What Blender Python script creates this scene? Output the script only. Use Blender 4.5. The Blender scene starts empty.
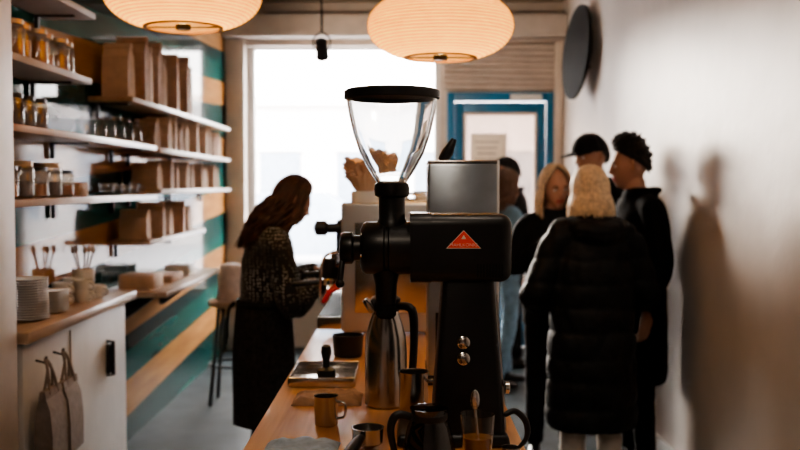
import bpy, bmesh, math, random
from mathutils import Vector, Matrix, Euler, noise
random.seed(7)
R=math.radians
scene=bpy.context.scene
COL=scene.collection

# ---------------------------------------------------------------- materials
def newmat(name):
    m=bpy.data.materials.new(name); m.use_nodes=True
    nt=m.node_tree; b=nt.nodes['Principled BSDF']
    return m,nt,b
def pmat(name,col,rough=.5,metal=0,var=.12,nscale=8,bump=0,bscale=60,coat=0,spec=None,sheen=0,trans=0,emit=None,estr=0,alpha=1):
    m,nt,b=newmat(name)
    tc=nt.nodes.new('ShaderNodeTexCoord')
    n=nt.nodes.new('ShaderNodeTexNoise'); n.inputs['Scale'].default_value=nscale; n.inputs['Detail'].default_value=4
    nt.links.new(tc.outputs['Object'],n.inputs['Vector'])
    r=nt.nodes.new('ShaderNodeValToRGB')
    r.color_ramp.elements[0].position=.3; r.color_ramp.elements[1].position=.7
    r.color_ramp.elements[0].color=(*[c*(1-var) for c in col],1)
    r.color_ramp.elements[1].color=(*[min(1,c*(1+var)) for c in col],1)
    nt.links.new(n.outputs['Fac'],r.inputs['Fac']); nt.links.new(r.outputs['Color'],b.inputs['Base Color'])
    b.inputs['Roughness'].default_value=rough; b.inputs['Metallic'].default_value=metal
    if coat: b.inputs['Coat Weight'].default_value=coat; b.inputs['Coat Roughness'].default_value=.15
    if spec is not None: b.inputs['Specular IOR Level'].default_value=spec
    if sheen: b.inputs['Sheen Weight'].default_value=sheen
    if trans: b.inputs['Transmission Weight'].default_value=trans
    if emit: b.inputs['Emission Color'].default_value=(*emit,1); b.inputs['Emission Strength'].default_value=estr
    if bump:
        n2=nt.nodes.new('ShaderNodeTexNoise'); n2.inputs['Scale'].default_value=bscale; n2.inputs['Detail'].default_value=5
        nt.links.new(tc.outputs['Object'],n2.inputs['Vector'])
        bp=nt.nodes.new('ShaderNodeBump'); bp.inputs['Strength'].default_value=bump; bp.inputs['Distance'].default_value=.01
        nt.links.new(n2.outputs['Fac'],bp.inputs['Height']); nt.links.new(bp.outputs['Normal'],b.inputs['Normal'])
    return m
def woodmat(name,c1,c2,axis=(1,12,12),rough=.35,scale=1.5,coat=.3):
    m,nt,b=newmat(name)
    tc=nt.nodes.new('ShaderNodeTexCoord'); mp=nt.nodes.new('ShaderNodeMapping')
    mp.inputs['Scale'].default_value=axis
    n=nt.nodes.new('ShaderNodeTexNoise'); n.inputs['Scale'].default_value=scale; n.inputs['Detail'].default_value=8; n.inputs['Distortion'].default_value=.6
    r=nt.nodes.new('ShaderNodeValToRGB'); r.color_ramp.elements[0].position=.35; r.color_ramp.elements[1].position=.65
    r.color_ramp.elements[0].color=(*c1,1); r.color_ramp.elements[1].color=(*c2,1)
    nt.links.new(tc.outputs['Object'],mp.inputs['Vector']); nt.links.new(mp.outputs['Vector'],n.inputs['Vector'])
    nt.links.new(n.outputs['Fac'],r.inputs['Fac']); nt.links.new(r.outputs['Color'],b.inputs['Base Color'])
    b.inputs['Roughness'].default_value=rough; b.inputs['Coat Weight'].default_value=coat
    return m
def stripemat():
    m,nt,b=newmat('painted_band_wall')
    tc=nt.nodes.new('ShaderNodeTexCoord'); sx=nt.nodes.new('ShaderNodeSeparateXYZ')
    nt.links.new(tc.outputs['Object'],sx.inputs['Vector'])
    a=nt.nodes.new('ShaderNodeMath'); a.operation='MULTIPLY_ADD'; a.inputs[1].default_value=-.05
    nt.links.new(sx.outputs['Y'],a.inputs[0]); nt.links.new(sx.outputs['Z'],a.inputs[2])
    d=nt.nodes.new('ShaderNodeMath'); d.operation='MULTIPLY_ADD'; d.inputs[1].default_value=1/1.0; d.inputs[2].default_value=10.33
    nt.links.new(a.outputs[0],d.inputs[0])
    f=nt.nodes.new('ShaderNodeMath'); f.operation='FRACT'; nt.links.new(d.outputs[0],f.inputs[0])
    r=nt.nodes.new('ShaderNodeValToRGB'); r.color_ramp.interpolation='CONSTANT'
    els=r.color_ramp.elements
    els[0].position=0; els[0].color=(.002,.050,.048,1)
    els[1].position=.20; els[1].color=(.52,.25,.085,1)
    for p,c in ((.42,(.003,.10,.085,1)),(.60,(.001,.030,.035,1)),(.70,(.48,.24,.095,1)),(.90,(.004,.11,.095,1))):
        e=els.new(p); e.color=c
    nt.links.new(f.outputs[0],r.inputs['Fac'])
    n=nt.nodes.new('ShaderNodeTexNoise'); n.inputs['Scale'].default_value=4; n.inputs['Detail'].default_value=6
    mp=nt.nodes.new('ShaderNodeMapping'); mp.inputs['Scale'].default_value=(1,.5,4)
    nt.links.new(tc.outputs['Object'],mp.inputs['Vector']); nt.links.new(mp.outputs['Vector'],n.inputs['Vector'])
    mx=nt.nodes.new('ShaderNodeMix'); mx.data_type='RGBA'; mx.blend_type='MULTIPLY'; mx.inputs[0].default_value=.6
    nt.links.new(r.outputs['Color'],mx.inputs[6]); nt.links.new(n.outputs['Fac'],mx.inputs[7])
    nt.links.new(mx.outputs[2],b.inputs['Base Color'])
    b.inputs['Roughness'].default_value=.8; b.inputs['Specular IOR Level'].default_value=.03
    b.inputs['Coat Weight'].default_value=.6; b.inputs['Coat Roughness'].default_value=.06; b.inputs['Coat IOR'].default_value=1.38
    bp=nt.nodes.new('ShaderNodeBump'); bp.inputs['Strength'].default_value=.03; bp.inputs['Distance'].default_value=.01
    nt.links.new(n.outputs['Fac'],bp.inputs['Height']); nt.links.new(bp.outputs['Normal'],b.inputs['Normal'])
    nt.links.new(bp.outputs['Normal'],b.inputs['Coat Normal'])
    return m
def panemat(name,tint=(1,1,1),refl=.08,body=0,bodycol=(1,1,1)):
    m=bpy.data.materials.new(name); m.use_nodes=True; nt=m.node_tree; nt.nodes.clear()
    o=nt.nodes.new('ShaderNodeOutputMaterial'); t=nt.nodes.new('ShaderNodeBsdfTransparent'); t.inputs[0].default_value=(*tint,1)
    g=nt.nodes.new('ShaderNodeBsdfGlossy'); g.inputs['Roughness'].default_value=.05
    mx=nt.nodes.new('ShaderNodeMixShader'); mx.inputs[0].default_value=refl
    nt.links.new(t.outputs[0],mx.inputs[1]); nt.links.new(g.outputs[0],mx.inputs[2]); out=mx
    if body:
        d=nt.nodes.new('ShaderNodeBsdfTranslucent'); d.inputs[0].default_value=(*bodycol,1)
        m2=nt.nodes.new('ShaderNodeMixShader'); 
        n=nt.nodes.new('ShaderNodeTexNoise'); n.inputs['Scale'].default_value=14
        ma=nt.nodes.new('ShaderNodeMath'); ma.operation='MULTIPLY'; ma.inputs[1].default_value=body*2
        nt.links.new(n.outputs['Fac'],ma.inputs[0]); nt.links.new(ma.outputs[0],m2.inputs[0])
        nt.links.new(mx.outputs[0],m2.inputs[1]); nt.links.new(d.outputs[0],m2.inputs[2]); out=m2
    nt.links.new(out.outputs[0],o.inputs[0])
    return m
def knitmat():
    m,nt,b=newmat('fair_isle_knit')
    tc=nt.nodes.new('ShaderNodeTexCoord')
    v=nt.nodes.new('ShaderNodeTexVoronoi'); v.inputs['Scale'].default_value=66; v.inputs['Randomness'].default_value=.4
    nt.links.new(tc.outputs['Object'],v.inputs['Vector'])
    r=nt.nodes.new('ShaderNodeValToRGB'); r.color_ramp.interpolation='CONSTANT'
    r.color_ramp.elements[0].color=(.36,.35,.34,1); r.color_ramp.elements[1].position=.33; r.color_ramp.elements[1].color=(.010,.010,.012,1)
    sx=nt.nodes.new('ShaderNodeSeparateXYZ'); nt.links.new(tc.outputs['Object'],sx.inputs['Vector'])
    wv=nt.nodes.new('ShaderNodeMath'); wv.operation='MULTIPLY'; wv.inputs[1].default_value=24; nt.links.new(sx.outputs['Z'],wv.inputs[0])
    sn=nt.nodes.new('ShaderNodeMath'); sn.operation='SINE'; nt.links.new(wv.outputs[0],sn.inputs[0])
    mm=nt.nodes.new('ShaderNodeMapRange'); mm.inputs[1].default_value=-1; mm.inputs[2].default_value=1; mm.inputs[3].default_value=.15; mm.inputs[4].default_value=1
    nt.links.new(sn.outputs[0],mm.inputs[0])
    mx=nt.nodes.new('ShaderNodeMix'); mx.data_type='RGBA'; mx.inputs[6].default_value=(.010,.010,.012,1)
    nt.links.new(mm.outputs[0],mx.inputs[0]); nt.links.new(r.outputs['Color'],mx.inputs[7])
    nt.links.new(v.outputs['Distance'],r.inputs['Fac']); nt.links.new(mx.outputs[2],b.inputs['Base Color'])
    b.inputs['Roughness'].default_value=.9; b.inputs['Sheen Weight'].default_value=.1
    return m

M={}
M['stripe']=stripemat()
M['plaster']=pmat('white_plaster',(.64,.58,.54),.45,var=.10,nscale=1.8,bump=.4,bscale=6)
M['ceil']=pmat('ceiling_paint',(.50,.43,.36),.8)
M['floor']=pmat('polished_concrete',(.035,.045,.05),.55,var=.4,nscale=3,bump=.05,bscale=40,spec=.10)
M['white']=pmat('white_paint',(.68,.66,.64),.45,var=.05)
M['warmwhite']=pmat('warm_white_trim',(.58,.50,.43),.5,var=.08)
M['grey']=pmat('grey_paint',(.42,.37,.33),.6,var=.08)
M['shutter']=pmat('shutter_metal',(.48,.41,.36),.5,.1,var=.1)
M['blue']=pmat('door_blue_paint',(.003,.13,.27),.4,var=.1)
M['pane']=panemat('window_pane')
M['doorpane']=panemat('door_pane',(.42,.37,.34),.1,.05,(1,.85,.75))
M['wood']=woodmat('counter_wood',(.55,.235,.075),(.82,.43,.17),(14,1,14))
M['shelfwood']=woodmat('shelf_plywood',(.36,.24,.155),(.52,.36,.24),(14,1,14),.35)
M['black']=pmat('black_enamel',(.010,.010,.011),.38,0,var=.1,nscale=30,bump=.04,bscale=400,coat=.1)
M['blackp']=pmat('black_plastic',(.014,.014,.015),.4)
M['rubber']=pmat('black_rubber',(.016,.016,.016),.75,spec=.2)
M['steel']=pmat('brushed_steel',(.62,.60,.58),.22,1,var=.06,nscale=20)
M['steelp']=pmat('steel_panel',(.48,.54,.60),.30,.9,var=.3,nscale=5,bump=.2,bscale=5)
M['endpanel']=pmat('pale_steel_panel',(.55,.54,.53),.32,.6,var=.12,nscale=5)
M['chrome']=pmat('chrome',(.85,.85,.85),.08,1,var=.02)
M['red']=pmat('red_badge',(.75,.05,.02),.4,emit=(.8,.05,.02),estr=.15)
M['cream']=pmat('cream_print',(.9,.82,.7),.5)
M['redp']=pmat('red_plastic',(.6,.02,.02),.35)
M['glass']=panemat('clear_glass',(.93,.95,.97),.10)
M['hopper']=pmat('hopper_glass',(.93,.95,.96),.03,var=.01,trans=1)
M['hopper'].node_tree.nodes['Principled BSDF'].inputs['IOR'].default_value=1.45
M['smoke']=panemat('smoked_glass',(.45,.42,.40),.14)
M['amber']=pmat('amber_honey',(.33,.15,.06),.2,var=.4,nscale=15,coat=.5)
M['jarglass']=panemat('jar_glass',(.80,.76,.70),.15,.12,(.9,.8,.7))
M['beans']=pmat('roasted_beans',(.07,.035,.02),.5,var=.5,nscale=80,bump=.5,bscale=90)
M['lid']=pmat('brass_lid',(.50,.36,.22),.35,.7)
M['dark']=pmat('dark_coffee',(.03,.018,.012),.15)
M['paper']=pmat('kraft_paper',(.42,.27,.18),.8,var=.15,nscale=20,bump=.2,bscale=30)
M['paperl']=pmat('light_kraft',(.60,.44,.32),.8,var=.1,nscale=20,bump=.2,bscale=30)
M['filter']=pmat('filter_paper',(.74,.52,.37),.85,var=.1)
M['china']=pmat('white_china',(.75,.73,.70),.2,var=.03,coat=.3)
M['cloth']=pmat('blue_cloth',(.42,.52,.62),.9,var=.2,nscale=40,bump=.3)
M['linen']=pmat('linen_cloth',(.62,.52,.46),.9,var=.15,nscale=20,bump=.3)
M['browncloth']=pmat('brown_cloth',(.42,.25,.15),.9,var=.2,nscale=30,bump=.3)
M['tote']=pmat('canvas_tote',(.26,.21,.18),.9,var=.15,nscale=30,bump=.3)
M['liquid']=pmat('amber_tea',(.75,.33,.08),.1,var=.1,trans=.5)
M['facade']=pmat('pale_facade',(.62,.58,.57),.8,var=.1,nscale=.6)
M['facadew']=pmat('facade_window',(.20,.24,.30),.2)
M['road']=pmat('street_asphalt',(.34,.34,.36),.8)
M['knit']=knitmat()
M['puffer']=pmat('black_puffer_nylon',(.005,.006,.008),.62,var=.2,nscale=12,bump=.45,bscale=30,spec=.3)
M['wool']=pmat('black_wool',(.006,.006,.007),.95,var=.2,bump=.2,bscale=120,spec=.15)
M['jacket']=pmat('black_jacket',(.008,.008,.010),.8,var=.2,bump=.2,spec=.2)
M['skirt']=pmat('charcoal_apron',(.020,.018,.018),.9,var=.5,nscale=60,spec=.2)
M['creamp']=pmat('cream_trousers',(.68,.62,.56),.85,var=.08,bump=.2)
M['jeans']=pmat('light_denim',(.22,.36,.48),.85,var=.2,nscale=20,bump=.2)
M['denim']=pmat('denim_shirt',(.16,.28,.38),.85,var=.2,nscale=20,bump=.2)
M['skin']=pmat('skin',(.56,.32,.23),.55,var=.08)
M['skin2']=pmat('skin_tan',(.40,.21,.14),.55,var=.08)
M['lips']=pmat('lips',(.45,.13,.11),.4)
M['eyew']=pmat('eye_white',(.8,.78,.75),.2)
M['eyeb']=pmat('eye_iris',(.03,.018,.012),.15)
M['hblond']=pmat('blonde_hair',(.72,.56,.38),.55,var=.25,nscale=50)
M['hred']=pmat('auburn_hair',(.055,.022,.014),.45,var=.5,nscale=30)
M['hdark']=pmat('dark_hair',(.016,.011,.009),.6,var=.4,nscale=40)
M['hbrown']=pmat('brown_hair',(.16,.08,.045),.5,var=.4,nscale=40)
M['shoe']=pmat('black_leather',(.015,.014,.013),.35)

# ---------------------------------------------------------------- mesh builder
class B:
    def __init__(s,name): s.name=name; s.v=[]; s.f=[]; s.mi=[]; s.mats=[]
    def idx(s,m):
        if m not in s.mats: s.mats.append(m)
        return s.mats.index(m)
    def add(s,vs,fs,mat,Mx=None):
        o=len(s.v); k=s.idx(mat)
        for p in vs:
            p=Vector(p); s.v.append(Mx@p if Mx else p)
        for f in fs: s.f.append([i+o for i in f]); s.mi.append(k)
        return s
    def box(s,c,size,mat,bevel=0,seg=2,rot=None):
        bm=bmesh.new(); bmesh.ops.create_cube(bm,size=1)
        bmesh.ops.scale(bm,vec=size,verts=bm.verts)
        if bevel: bmesh.ops.bevel(bm,geom=bm.edges[:],offset=bevel,segments=seg,affect='EDGES',profile=.5)
        Mx=Matrix.Translation(c)
        if rot: Mx=Mx@Euler(rot).to_matrix().to_4x4()
        bm.verts.index_update()
        s.add([v.co.copy() for v in bm.verts],[[v.index for v in f.verts] for f in bm.faces],mat,Mx); bm.free(); return s
    def hexa(s,b,t,z0,z1,mat,bevel=0):
        bm=bmesh.new(); vs=[]
        for (x0,x1,y0,y1),z in ((b,z0),(t,z1)):
            for x,y in ((x0,y0),(x1,y0),(x1,y1),(x0,y1)): vs.append(bm.verts.new((x,y,z)))
        for f in ((3,2,1,0),(4,5,6,7),(0,1,5,4),(1,2,6,5),(2,3,7,6),(3,0,4,7)): bm.faces.new([vs[i] for i in f])
        if bevel: bmesh.ops.bevel(bm,geom=bm.edges[:],offset=bevel,segments=3,affect='EDGES',profile=.5)
        bm.verts.index_update()
        s.add([v.co.copy() for v in bm.verts],[[v.index for v in f.verts] for f in bm.faces],mat); bm.free(); return s
    def loft(s,rings,mat,cap=True,Mx=None):
        n=len(rings[0]); vs=[p for r in rings for p in r]; fs=[]
        for i in range(len(rings)-1):
            for j in range(n):
                a=i*n+j; b=i*n+(j+1)%n
                fs.append((a,b,b+n,a+n))
        if cap: fs.append(tuple(range(n-1,-1,-1))); fs.append(tuple(range((len(rings)-1)*n,len(rings)*n)))
        return s.add(vs,fs,mat,Mx)
    def lathe(s,prof,c,mat,seg=32,axis='z',cap=True,rot=None):
        rings=[]
        for r,z in prof:
            r=max(r,1e-4); ring=[]
            for j in range(seg):
                a=2*math.pi*j/seg; x,y=r*math.cos(a),r*math.sin(a)
                if axis=='z': ring.append(Vector((x,y,z)))
                elif axis=='x': ring.append(Vector((z,x,y)))
                else: ring.append(Vector((x,z,y)))
            rings.append(ring)
        Mx=Matrix.Translation(c)
        if rot: Mx=Mx@Euler(rot).to_matrix().to_4x4()
        return s.loft(rings,mat,cap,Mx)
    def cyl(s,c,r,h,mat,axis='z',seg=28,bev=.002,rot=None):
        b=min(bev,r*.4,h*.4)
        return s.lathe([(r-b,-h/2),(r,-h/2+b),(r,h/2-b),(r-b,h/2)],c,mat,seg,axis,True,rot)
    def sphere(s,c,rad,mat,seg=20):
        if not hasattr(rad,'__len__'): rad=(rad,)*3
        rings=[]
        n=max(6,seg//2)
        for i in range(n+1):
            t=math.pi*i/n; rr=max(math.sin(t),1e-3)
            rings.append([Vector((c[0]+rad[0]*rr*math.cos(2*math.pi*j/seg),c[1]+rad[1]*rr*math.sin(2*math.pi*j/seg),c[2]-rad[2]*math.cos(t))) for j in range(seg)])
        return s.loft(rings,mat)
    def tube(s,pts,radii,mat,seg=12,ref=(0,1,0),sub=0,round_ends=False):
        pts=[Vector(p) for p in pts]
        radii=[(r,r) if not hasattr(r,'__len__') else tuple(r) for r in (radii if hasattr(radii,'__len__') else [radii]*len(pts))]
        if sub: pts,radii=smooth(pts,radii,sub)
        ref=Vector(ref); rings=[]
        for i,p in enumerate(pts):
            d=(pts[min(i+1,len(pts)-1)]-pts[max(i-1,0)]).normalized()
            u=ref-d*ref.dot(d)
            if u.length<.05: 
                r2=Vector((1,0,.01)); u=r2-d*r2.dot(d)
            u.normalize(); a=d.cross(u)
            rings.append([p+a*(radii[i][0]*math.cos(2*math.pi*j/seg))+u*(radii[i][1]*math.sin(2*math.pi*j/seg)) for j in range(seg)])
        s.loft(rings,mat)
        if round_ends:
            for i in (0,-1): s.sphere(pts[i],min(radii[i]),mat,12)
        return s
    def finish(s,loc=(0,0,0),rotz=0,parent=None,sharp=40,flat=False):
        me=bpy.data.meshes.new(s.name); me.from_pydata([tuple(p) for p in s.v],[],s.f)
        for m in s.mats: me.materials.append(m)
        me.polygons.foreach_set('material_index',s.mi)
        bm=bmesh.new(); bm.from_mesh(me)
        bmesh.ops.recalc_face_normals(bm,faces=bm.faces)
        if not flat:
            for f in bm.faces: f.smooth=True
            for e in bm.edges:
                if len(e.link_faces)==2 and e.calc_face_angle(0)>R(sharp): e.smooth=False
        bm.to_mesh(me); bm.free(); me.update()
        ob=bpy.data.objects.new(s.name,me); COL.objects.link(ob)
        ob.location=loc; ob.rotation_euler=(0,0,rotz)
        if parent: ob.parent=parent
        return ob
def smooth(pts,radii,n):
    P=[];Q=[]
    N=len(pts)
    g=lambda i:pts[max(0,min(N-1,i))]
    h=lambda i:Vector(radii[max(0,min(N-1,i))])
    for i in range(N-1):
        for k in range(n):
            t=k/n
            for arr,F in ((P,g),(Q,h)):
                a,b,c,d=F(i-1),F(i),F(i+1),F(i+2)
                arr.append(.5*((2*b)+(c-a)*t+(2*a-5*b+4*c-d)*t*t+(3*b-a-3*c+d)*t**3))
    P.append(pts[-1]); Q.append(Vector(radii[-1]))
    return P,[tuple(abs(c) for c in q) for q in Q]
def remesh(b,voxel,sm,parent,post=None,matfn=None):
    ob=b.finish(flat=True)
    m=ob.modifiers.new('r','REMESH'); m.mode='VOXEL'; m.voxel_size=voxel
    if sm:
        s=ob.modifiers.new('s','SMOOTH'); s.iterations=sm; s.factor=.5
    bpy.context.view_layer.update()
    dg=bpy.context.evaluated_depsgraph_get()
    me=bpy.data.meshes.new_from_object(ob.evaluated_get(dg))
    ob.modifiers.clear(); old=ob.data; ob.data=me; 
    mats=[m for m in b.mats]
    me.materials.clear()
    for mm in mats: me.materials.append(mm)
    if post:
        ns=[v.normal.copy() for v in me.vertices]
        for v,n in zip(me.vertices,ns): v.co=post(v.co.copy(),n)
    for p in me.polygons:
        p.use_smooth=True; p.material_index=0
        if matfn: p.material_index=matfn(p.center)
    me.update(); ob.parent=parent
    return ob
def empty(name,loc,rotz=0):
    e=bpy.data.objects.new(name,None); e.location=loc; e.rotation_euler=(0,0,rotz); e.empty_display_size=.1
    COL.objects.link(e); return e

# ---------------------------------------------------------------- room shell
XL,XR,YB,YF,ZC=-1.70,1.50,8.97,-1.6,3.3
b=B('floor'); b.box(((XL+XR)/2,(YB+YF)/2,-.05),(XR-XL+.4,YB-YF+.4,.1),M['floor']); b.finish()
b=B('ceiling'); b.box(((XL+XR)/2,(YB+YF)/2,ZC+.05),(XR-XL+.4,YB-YF+.4,.1),M['ceil']); b.finish()
b=B('wall_left'); b.box((XL-.1,(YB+YF)/2,ZC/2),(.2,YB-YF,ZC),M['stripe']); b.finish()
b=B('wall_right'); b.box((XR+.1,(YB+YF)/2,ZC/2),(.2,YB-YF,ZC),M['plaster']); b.finish()
b=B('wall_front'); b.box(((XL+XR)/2,YF-.1,ZC/2),(XR-XL,.2,ZC),M['plaster']); b.finish()
b=B('wall_back')
def wb(x0,x1,z0,z1,mat=M['grey'],d=.2,y=None):
    b.box(((x0+x1)/2,(y or YB)+d/2,(z0+z1)/2),(x1-x0,d,z1-z0),mat)
wb(XL,-1.50,0,ZC,M['warmwhite']); wb(-1.50,.34,0,.55,M['warmwhite']); wb(-1.50,1.5,2.92,ZC,M['grey']); wb(1.42,1.5,0,2.92,M['warmwhite']); wb(.34,.40,0,2.92,M['warmwhite']); wb(.40,1.42,2.45,2.92,M['grey'])
b.finish()
b=B('trim_1'); b.box((-.1,YB-.16,3.04),(3.19,.3,.2),M['grey'],.01); b.box((-.58,YB-.06,2.91),(1.9,.1,.06),M['warmwhite']); b.finish()
b=B('trim_2'); b.box((-1.6,YB-.09,1.47),(.18,.16,2.93),M['warmwhite'],.01); b.finish()
b=B('trim_3'); b.box((1.455,YB-.06,1.46),(.08,.1,2.92),M['warmwhite'],.008); b.finish()
b=B('baseboard_right'); b.box((XR-.012,(YB+YF)/2,.05),(.02,YB-YF-.3,.1),M['white'],.004); b.finish()
b=B('window_1')
for x0,x1,z0,z1 in ((-1.5,-1.44,.55,2.92),(.28,.34,.55,2.92),(-1.44,.28,.55,.62),(-1.44,.28,2.86,2.92)):
    b.box(((x0+x1)/2,YB+.06,(z0+z1)/2),(x1-x0,.1,z1-z0),M['white'],.006)
b.box((-.58,YB+.08,1.74),(1.72,.008,2.24),M['pane'])
b.box((-.58,YB-.05,.57),(1.95,.14,.04),M['warmwhite'],.006)
b.finish()
b=B('door_1')
for x0,x1,z0,z1 in ((.40,.47,0,2.45),(1.35,1.42,0,2.45),(.47,1.35,2.37,2.45)):
    b.box(((x0+x1)/2,YB+.02,(z0+z1)/2),(x1-x0,.14,z1-z0),M['blue'],.006)
for x0,x1,z0,z1 in ((.475,.56,.01,2.36),(1.26,1.345,.01,2.36),(.56,1.26,2.26,2.36),(.56,1.26,.01,.42)):
    b.box(((x0+x1)/2,YB+.03,(z0+z1)/2),(x1-x0,.05,z1-z0),M['blue'],.004)
b.box((.91,YB+.03,1.34),(.70,.008,1.84),M['doorpane'])
for x0,x1,z0,z1 in ((.56,.585,.42,2.26),(1.235,1.26,.42,2.26),(.585,1.235,2.235,2.26),(.585,1.235,.42,.445)):
    b.box(((x0+x1)/2,YB+.0,(z0+z1)/2),(x1-x0,.02,z1-z0),M['warmwhite'])
b.box((1.15,YB-.03,2.40),(.30,.06,.06),M['white'],.006)
b.tube([(1.30,YB-.0,1.0),(1.30,YB-.06,1.0),(1.30,YB-.06,1.3),(1.30,YB,1.3)],.012,M['steel'])
b.finish()
b=B('roller_shutter')
for i in range(8):
    z=2.50+i*.055
    b.lathe([(.028,-.55),(.028,.55)],(.92,YB-.03,z),M['shutter'],12,'x')
b.box((.92,YB-.06,2.95),(1.14,.10,.07),M['shutter'],.01)
b.finish()
b=B('door_menu_poster')
b.box((.80,YB-.015,1.75),(.34,.004,.62),M['cream'])
for i in range(9): b.box((.78,YB-.019,1.98-i*.055),(.24-.03*(i%3),.002,.012),M['grey'])
b.finish()
b=B('trim_4'); b.box((-1.565,3.24,ZC/2),(.27,.36,ZC),M['warmwhite'],.01); b.finish()
# outside
b=B('street_ground'); b.box((0,22,-.12),(60,25.5,.1),M['road']); b.finish()
b=B('street_building'); 
b.box((-3,27,1.9),(40,3,4.0),M['facade'])
for i in range(14):
    x=-16+i*2.1
    b.box((x,25.48,1.5),(1.1,.06,1.9),M['facadew']); b.box((x,25.46,2.55),(1.4,.1,.12),M['white']); b.box((x,25.46,.5),(1.4,.12,.1),M['white'])
b.box((-3,25.4,3.85),(40,.4,.25),M['white'])
b.finish()
b=B('parked_car')
def carring(x,w,z0,z1,z2):
    return [Vector((x,-w,z0)),Vector((x,-w,z1)),Vector((x,-w*.8,z2)),Vector((x,w*.8,z2)),Vector((x,w,z1)),Vector((x,w,z0))]
b.loft([carring(-2.1,.75,.35,.7,.72),carring(-1.9,.85,.25,.85,.88),carring(-1.2,.88,.22,.92,.97),carring(-.6,.88,.22,.95,1.42),carring(.7,.88,.22,.95,1.45),carring(1.4,.88,.22,.93,1.0),carring(2.0,.85,.25,.8,.84),carring(2.15,.75,.35,.7,.72)],M['facadew'])
for x in (-1.3,1.35):
    for y in (-.8,.8): b.cyl((x,y,.25),.32,.2,M['rubber'],'y',24,.03)
b.finish((-2.3,19,-.02))

# ---------------------------------------------------------------- left side cabinet, counter, shelves
b=B('back_counter')
b.box((-1.56,4.10,.49),(.26,1.28,.96),M['white'],.006)
b.box((-1.545,4.13,1.0),(.30,1.40,.045),M['shelfwood'],.006)
for y in (3.95,): b.box((-1.428,y,.5),(.006,.006,.9),M['grey'])
b.tube([(-1.43,4.44,.66),(-1.40,4.44,.66),(-1.40,4.44,.82),(-1.43,4.44,.82)],.010,M['blackp'])
b.box((-1.42,4.44,.74),(.02,.05,.14),M['blackp'],.006)
b.finish()
b=B('wall_ledge'); b.box((-1.50,5.85,.965),(.38,1.5,.03),M['shelfwood'],.004)
for y in (5.3,6.4): b.hexa((-1.69,-1.66,y-.015,y+.015),(-1.69,-1.40,y-.015,y+.015),.75,.95,M['blackp'])
b.finish()
shelves=[(2.36,3.45,4.42),(2.05,3.45,4.36),(1.785,3.45,5.48),(1.50,3.45,5.48),(2.03,5.0,7.8),(1.775,5.56,7.8),(1.53,5.56,7.8),(1.24,5.3,6.8)]
for z,y0,y1 in shelves:
    b=B('wall_shelf'); b.box((-1.575,(y0+y1)/2,z),(.24,y1-y0,.028),M['shelfwood'] if z<2.04 or y0>4.9 else M['grey'],.003)
    n=max(2,int((y1-y0)/.9)+1)
    for i in range(n):
        y=y0+.12+(y1-y0-.24)*i/(n-1); b.box((-1.685,y,z-.05),(.02,.02,.08),M['blackp']); b.box((-1.60,y,z-.018),(.18,.018,.008),M['blackp'])
    b.finish()
def jar(b,c,r,h,mat,lid,fill=.6):
    b.lathe([(r*.76,.004),(r*.93,.012),(r*.93,h*fill),(0,h*fill+.004)],c,mat,20)
    b.lathe([(0,0),(r*.8,0),(r,.01),(r,h*.78),(r*.85,h*.86),(r*.82,h*.9)],c,M['jarglass'],20,cap=False)
    b.cyl((c[0],c[1],c[2]+h*.92),r*.9,h*.14,lid,'z',20)
b=B('honey_jar_row')
for i in range(7): jar(b,(-1.55+.02*(i%2),3.54+i*.12,2.066),.045,.15,M['amber'],M['lid'],.4+.08*(i%4))
b.finish()
b=B('tin_row')
for i in range(5): jar(b,(-1.57,3.56+i*.16,2.376),.05,.13,M['dark'],M['lid'])
b.finish()
b=B('dark_jar_row')
for i in range(4): jar(b,(-1.55,3.56+i*.12,1.801),.05,.13,M['beans'],M['blackp'],.7)
b.finish()
b=B('preserve_jar_row')
for i,(h,m) in enumerate([(.13,'amber'),(.15,'beans'),(.13,'amber'),(.15,'beans'),(.12,'amber')]): jar(b,(-1.54,3.56+i*.15,1.516),.062,h,M[m],M['lid'] if i%2 else M['blackp'],.45)
b.box((-1.56,4.33,1.55),(.14,.12,.065),M['paper'],.005)
b.finish()
b=B('glass_server_row')
for i in range(6):
    y=4.55+i*.16; 
    b.lathe([(.03,0),(.055,.02),(.05,.07),(.025,.11),(.035,.14)],(-1.56,y,1.801),M['glass'],20,cap=False)
    b.tube([(-1.56+.03,y,1.80+.12),(-1.56+.09,y,1.80+.11),(-1.56+.085,y,1.80+.05),(-1.56+.05,y,1.80+.03)],.004,M['glass'],8,sub=4)
b.finish()
def cup(b,c,r,h,mat=M['china'],ang=0):
    b.lathe([(r*.6,0),(r*.8,h*.2),(r,h),(r-.004,h),(r*.75,h*.25),(0,h*.12)],c,mat,24)
    dx,dy=math.cos(ang),math.sin(ang)
    b.tube([(c[0]+dx*r*.95,c[1]+dy*r*.95,c[2]+h*.8),(c[0]+dx*r*1.6,c[1]+dy*r*1.6,c[2]+h*.7),(c[0]+dx*r*1.5,c[1]+dy*r*1.5,c[2]+h*.35),(c[0]+dx*r*.85,c[1]+dy*r*.85,c[2]+h*.3)],.005,mat,8,sub=4)
b=B('espresso_cup_row')
for i in range(4): cup(b,(-1.55,4.85+i*.15,1.516),.04,.06,M['glass'],0)
b.finish()
b=B('plate_stack')
for k,(x,y,n,r) in enumerate([(-1.53,3.75,16,.085),(-1.52,3.98,9,.075)]):
    for i in range(n): b.lathe([(r*.5,0),(r*.6,.003),(r,.011),(r,.0135),(r*.55,.006),(0,.006)],(x,y,1.0235+i*.0105),M['china'],28)
b.finish()
b=B('stacked_cups')
for x,y,n in ((-1.55,4.2,2),(-1.50,4.33,2),(-1.58,4.42,2),(-1.50,4.52,1)):
    for i in range(n): cup(b,(x,y,1.0235+i*.045),.048,.06,M['china'],-.6)
b.finish()
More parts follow.
